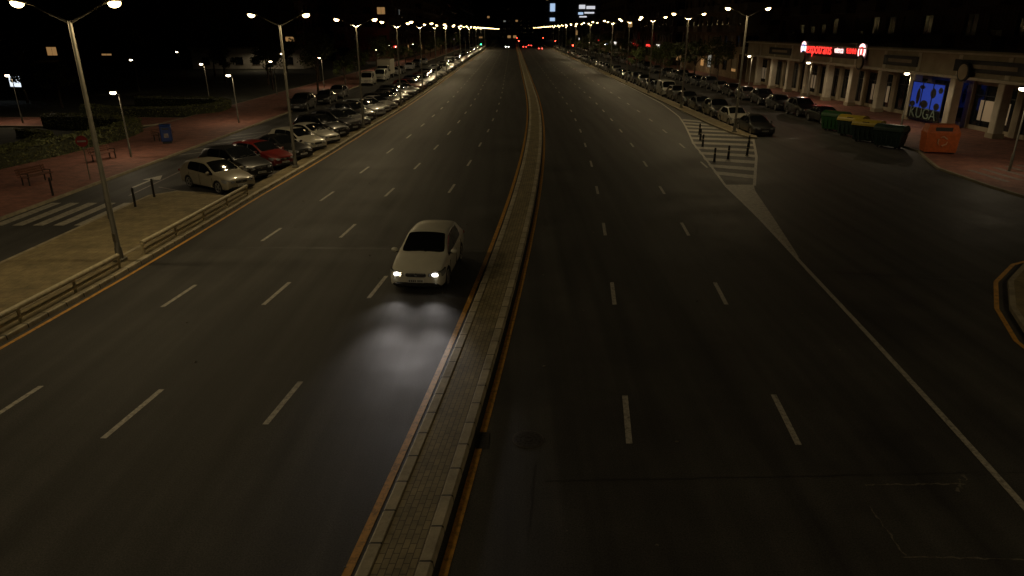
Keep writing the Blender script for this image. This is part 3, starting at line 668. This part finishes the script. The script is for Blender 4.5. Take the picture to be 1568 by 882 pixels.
def building(name,x0,y0,x1,y1,h,wall,trim,lit=.08,fh=3.1,bay=3.4,balc=True,z0=0,sides='SEW',shop=True):
    b=MB(); g0=z0+(4.2 if shop else 0)
    b.box(((x0+x1)/2,(y0+y1)/2,h+.35),(x1-x0+.3,y1-y0+.3,.7),4)
    b.add([(x0,y0,z0),(x1,y0,z0),(x1,y1,z0),(x0,y1,z0),(x0,y0,h),(x1,y0,h),(x1,y1,h),(x0,y1,h)],[[2,3,7,6]],0)
    fl={'S':((x0,y0),(x1,y0)),'E':((x1,y0),(x1,y1)),'W':((x0,y1),(x0,y0))}
    for k,(A,B) in fl.items():
        if k in sides:
            facade(b,A,B,g0,h,fh,bay,lit,balc)
            if shop: facade(b,A,B,z0,g0,4.2,5,.12,False)
        else: b.add([(*A,z0),(*B,z0),(*B,h),(*A,h)],[[0,1,2,3]],0)
    return b.obj(name,[wall,M_glassd,M_wl,M_wc,trim])
Wb=wallmat('brick_brown',(.17,.1,.065)); Wo=wallmat('render_ochre',(.33,.23,.13)); Wg=wallmat('render_grey',(.16,.14,.12)); Tr=simple('trim_cream',(.3,.25,.18),.8,0,.2,2); Trd=simple('trim_brown',(.1,.07,.05),.8,0,.2,2)
building('apartment_block',41,12,62,112,31,Wb,Trd,.006,z0=6.3,shop=False,sides='SW')
building('apartment_block',37.5,119,56,160,31,Wo,Tr,.04)
building('apartment_block',37,168,56,225,28,Wb,Trd,.04); building('apartment_block',36,232,56,300,34,Wo,Trd,.04); building('apartment_block',36,310,56,400,12.5,Wg,Trd,.05); building('apartment_block',35,410,56,560,12.5,Wb,Trd,.05)
building('apartment_block',-78,176,-52,200,31,Wg,Trd,.012); building('apartment_block',-48,196,-33,250,34,Wb,Trd,.03); building('apartment_block',-46,258,-31,320,30,Wo,Trd,.04); building('apartment_block',-46,330,-31,420,36,Wb,Trd,.04); building('apartment_block',-46,430,-31,580,32,Wg,Trd,.04)
building('apartment_block',-130,200,-90,230,30,Wb,Trd,.01)
building('apartment_block',-40,640,20,670,26,Wg,Trd,.02); building('apartment_block',50,640,110,670,30,Wg,Trd,.02)
M_plw=simple('white_render',(.5,.46,.38),.85,0,.2,.6)
b=MB(); b.box((-57,160,2.0),(24,10,4.0),0); b.box((-57,160,4.15),(24.6,10.6,.3),4)
for k in range(6): b.box((-66+k*3.6,154.98,1.6),(1.6,.1,1.6),1); b.box((-66+k*3.6,154.92,.75),(1.8,.2,.1),4)
b.obj('low_pavilion',[M_plw,M_glassd,M_wl,M_wc,Tr])
b=MB(); b.tube([(0,0,0),(0,0,1.4)],[.07,.07],1,8); b.box((0,0,2.1),(1.9,.2,1.4),1,bev=.03); b.box((0,-.105,2.1),(1.7,.02,1.2),0)
b.obj('illuminated_billboard',[emis('billboard_face',(.8,.9,1),1.2),M_dark],(-59.3,85,0),-.3)
M_col=simple('column_white',(.62,.57,.46),.7,0,.1,2); M_fas=simple('fascia_stone',(.38,.32,.22),.8,0,.15,1); M_shopg=simple('shop_glass',(.015,.018,.02),.08)
M_shopin=emis('shop_interior',(1,.78,.5),.05); M_shopblue=emis('shop_blue',(.03,.08,.6),.3)
b=MB()
b.box((49,63.9,6.15),(24.6,98.2,.3),1)
b.box((37.1,63.9,5.15),(.5,98,1.7),1); b.box((36.95,63.9,4.22),(1.0,98,.22),0); b.box((36.9,63.9,6.08),(.9,98.1,.14),0)
b.box((49,14.9,3),(24,.3,6),1); b.box((49,112.9,3),(24,.3,6),1)
Y=17;k=0
while Y<112:
    b.box((36.9,Y,2.1),(.75,.75,4.0),0,bev=.05); b.box((36.9,Y,.3),(.9,.9,.36),1)
    b.box((36.83,Y,5.15),(.08,.5,1.6),0)
    b.box((38.3,Y,2.05),(.3,.7,4.1),1)
    b.box((38.5,Y+3,2.0),(.06,5.2,3.4),2); b.box((38.45,Y+3,.25),(.2,5.3,.4),1); b.box((38.42,Y+3,3.9),(.16,5.3,.5),1)
    for m in range(5): b.box((38.44,Y+.5+m*1.25,2.05),(.08,.08,3.3),3)
    b.box((38.43,Y+3,2.85),(.07,5.2,.07),3)
    if k%3==0: b.box((38.47,Y+3,1.7),(.03,3.6,1.6),4)
    Y+=6;k+=1
b.obj('shop_podium',[M_col,M_fas,M_shopg,M_dark,M_shopin])
e=empty('showroom_window',(36.42,62,.12))
b=MB(); b.box((0,0,2.3),(.04,4.9,2.2),0); b.box((0,0,.72),(.05,4.9,.9),2)
for yy in (-2.45,-.8,.8,2.45): b.box((-.03,yy,1.85),(.06,.09,3.2),1)
b.box((-.03,0,1.2),(.08,5.0,.1),1); b.box((-.03,0,3.42),(.08,5.0,.1),1)
for (yy,zz,r1,r2) in [(-1.7,1.55,.5,.35),(-.9,2.6,.5,.5),(.2,1.6,.7,.4),(1.3,2.2,.35,.8),(2.0,1.5,.5,.3),(-1.9,2.9,.4,.3),(.9,3.0,.5,.2)]: b.ell((.0,yy,zz),(.04,r1,r2),1)
b.obj('pane',[M_shopblue,M_dark,M_shopg],parent=e)
def text(s,size,loc,rot,mat,parent,ext=.01,sx=1):
    c=bpy.data.curves.new('lettering','FONT'); c.body=s; c.size=size; c.extrude=ext; c.align_x='CENTER'; c.align_y='CENTER'; c.materials.append(mat)
    o=bpy.data.objects.new('lettering',c); o.location=loc; o.rotation_euler=rot; o.scale=(sx,1,1); COL.objects.link(o); o.parent=parent; return o
text('KUGA',1.3,(-.12,0,.8),(math.pi/2,0,-math.pi/2),simple('letters',(.16,.22,.18),.5),e,sx=1.15)
sg=empty('illuminated_shop_sign',(36.75,83,5.75))
b=MB(); b.box((-.05,0,0),(.2,17,1.6),0,bev=.03)
b.obj('sign_box',[simple('sign_back',(.05,.008,.008),.4)],parent=sg)
M_sr=emis('sign_red',(1,.04,.03),2.2); M_sw=emis('sign_white',(1,.6,.58),2.2); M_sb=emis('sign_blue',(.15,.4,1),2.2); M_ww=emis('sign_plain',(1,.92,.8),1.0)
text('expotrans',1.75,(-.2,3.2,0),(math.pi/2,0,-math.pi/2),M_sr,sg,sx=1.0); text('valencia',1.0,(-.2,-2.2,0),(math.pi/2,0,-math.pi/2),M_sw,sg,sx=.7); text('96 315 45 45',.95,(-.2,-5.2,0),(math.pi/2,0,-math.pi/2),M_sr,sg,sx=.45)
for y in (7.7,-7.5):
    b=MB(); b.tube([(-.17,y,0),(-.22,y,0)],[.78,.78],0,24); b.tube([(-.2,y,0),(-.25,y,0)],[.5,.5],1,20); b.box((-.26,y,0),(.02,.25,.6),0); b.obj('logo',[M_sw,M_sr if y<0 else M_sb],parent=sg)
l=bpy.data.lights.new('sign_light','AREA'); l.shape='RECTANGLE'; l.size=1.3; l.size_y=16; l.energy=60; l.color=(1,.15,.1)
o=bpy.data.objects.new('sign_glow',l); o.location=(-.4,0,0); o.rotation_euler=(0,math.radians(90),0); COL.objects.link(o); o.parent=sg
for (y,w) in [(55,9),(99,8),(68,6)]:
    b=MB(); b.box((0,0,0),(.12,w,.9),0,bev=.02); b.box((-.07,0,0),(.02,w*.7,.3),1); b.obj('shop_sign',[M_trim,Tr],(36.72,y,5.15))
for y in (75,57.5,90): 
    b=MB(); b.tube([(0,0,0),(-.14,0,0)],[.75,.75],0,24); b.tube([(-.13,0,0),(-.17,0,0)],[.6,.6],1,24); b.obj('shop_sign',[M_trim,M_fas],(36.4,y,4.7))
def tower(x,y,w,h,parts,name='office_tower'):
    b=MB(); facade(b,(x-w/2,y),(x+w/2,y),0,h,3.4,3,.02,False); b.add([(x-w/2,y,0),(x-w/2,y+12,0),(x-w/2,y+12,h),(x-w/2,y,h)],[[0,1,2,3]],0); b.add([(x+w/2,y,0),(x+w/2,y+12,0),(x+w/2,y+12,h),(x+w/2,y,h)],[[3,2,1,0]],0)
    b.box((x,y+6,h+.3),(w,12,.6),4)
    for (px,pz,pw,ph,m) in parts: b.box((x+px,y-.3,pz),(pw,.3,ph),m)
    b.obj(name,[Wg,M_glassd,M_wl,M_wc,Trd,emis('sky_sign',(.5,.7,1),.8),emis('sky_sign2',(.9,.92,1),.7)])
tower(33,600,12,33,[(0,25,4,6,5),(0,16,4,2.5,5)]); tower(61,600,22,34,[(-4,25.5,5,3,6),(3,25,7,2.2,6),(2,21,8,1.2,6),(-5,20.5,4,1.8,5),(-3,18,6,1,6)])
M_tr=emis('signal_red',(1,.04,.02),45); M_tg=emis('signal_green',(.05,1,.4),20)
for (d,Y,m) in [(-.0,300,0),(15.2,300,0),(15.4,215,0),(-13.9,262,1),(0,420,0),(15.2,420,0)]:
    p=P(Y,d); b=MB(); b.tube([(0,0,.1),(0,0,3.2)],[.06,.05],0,8); b.box((0,-.02,3.3),(.3,.22,.95),1,bev=.03)
    b.ell((0,-.16,3.6 if m==0 else 3.0),(.14,.06,.14),2+m); b.ell((0,-.16,3.3),(.11,.04,.11),1); b.obj('traffic_light',[M_pole,M_dark,M_tr,M_tg],p)
random.seed(5)
for i in range(16):
    right=random.random()<.65; y=random.uniform(175,420); x=35.9 if right else -30.9
    m=random.choice([M_ww,M_ww,M_sr,M_sb]); b=MB(); b.box((0,0,0),(.25,random.uniform(2,5),random.uniform(.5,1)),0,bev=.03); b.box((0,0,-.7),(.15,1.8,.1),1); b.obj('illuminated_shop_sign',[m,M_dark],(x,y,random.uniform(3.2,4.4)))

# ------------------------------------------------------------ world, camera
w=bpy.data.worlds.new('World'); S.world=w; w.use_nodes=True; nt=w.node_tree; bg=nt.nodes['Background']
sky=nt.nodes.new('ShaderNodeTexSky'); sky.sky_type='NISHITA'; sky.sun_disc=False; sky.sun_elevation=math.radians(-4); sky.sun_rotation=math.radians(200)
nt.links.new(sky.outputs[0],bg.inputs[0]); bg.inputs[1].default_value=.02
cam=bpy.data.cameras.new('camera'); cam.lens=24; cam.sensor_width=36; cam.clip_end=4000
co=bpy.data.objects.new('camera',cam); co.location=(0,0,7.85); co.rotation_euler=(math.radians(69.3),0,0); COL.objects.link(co); S.camera=co
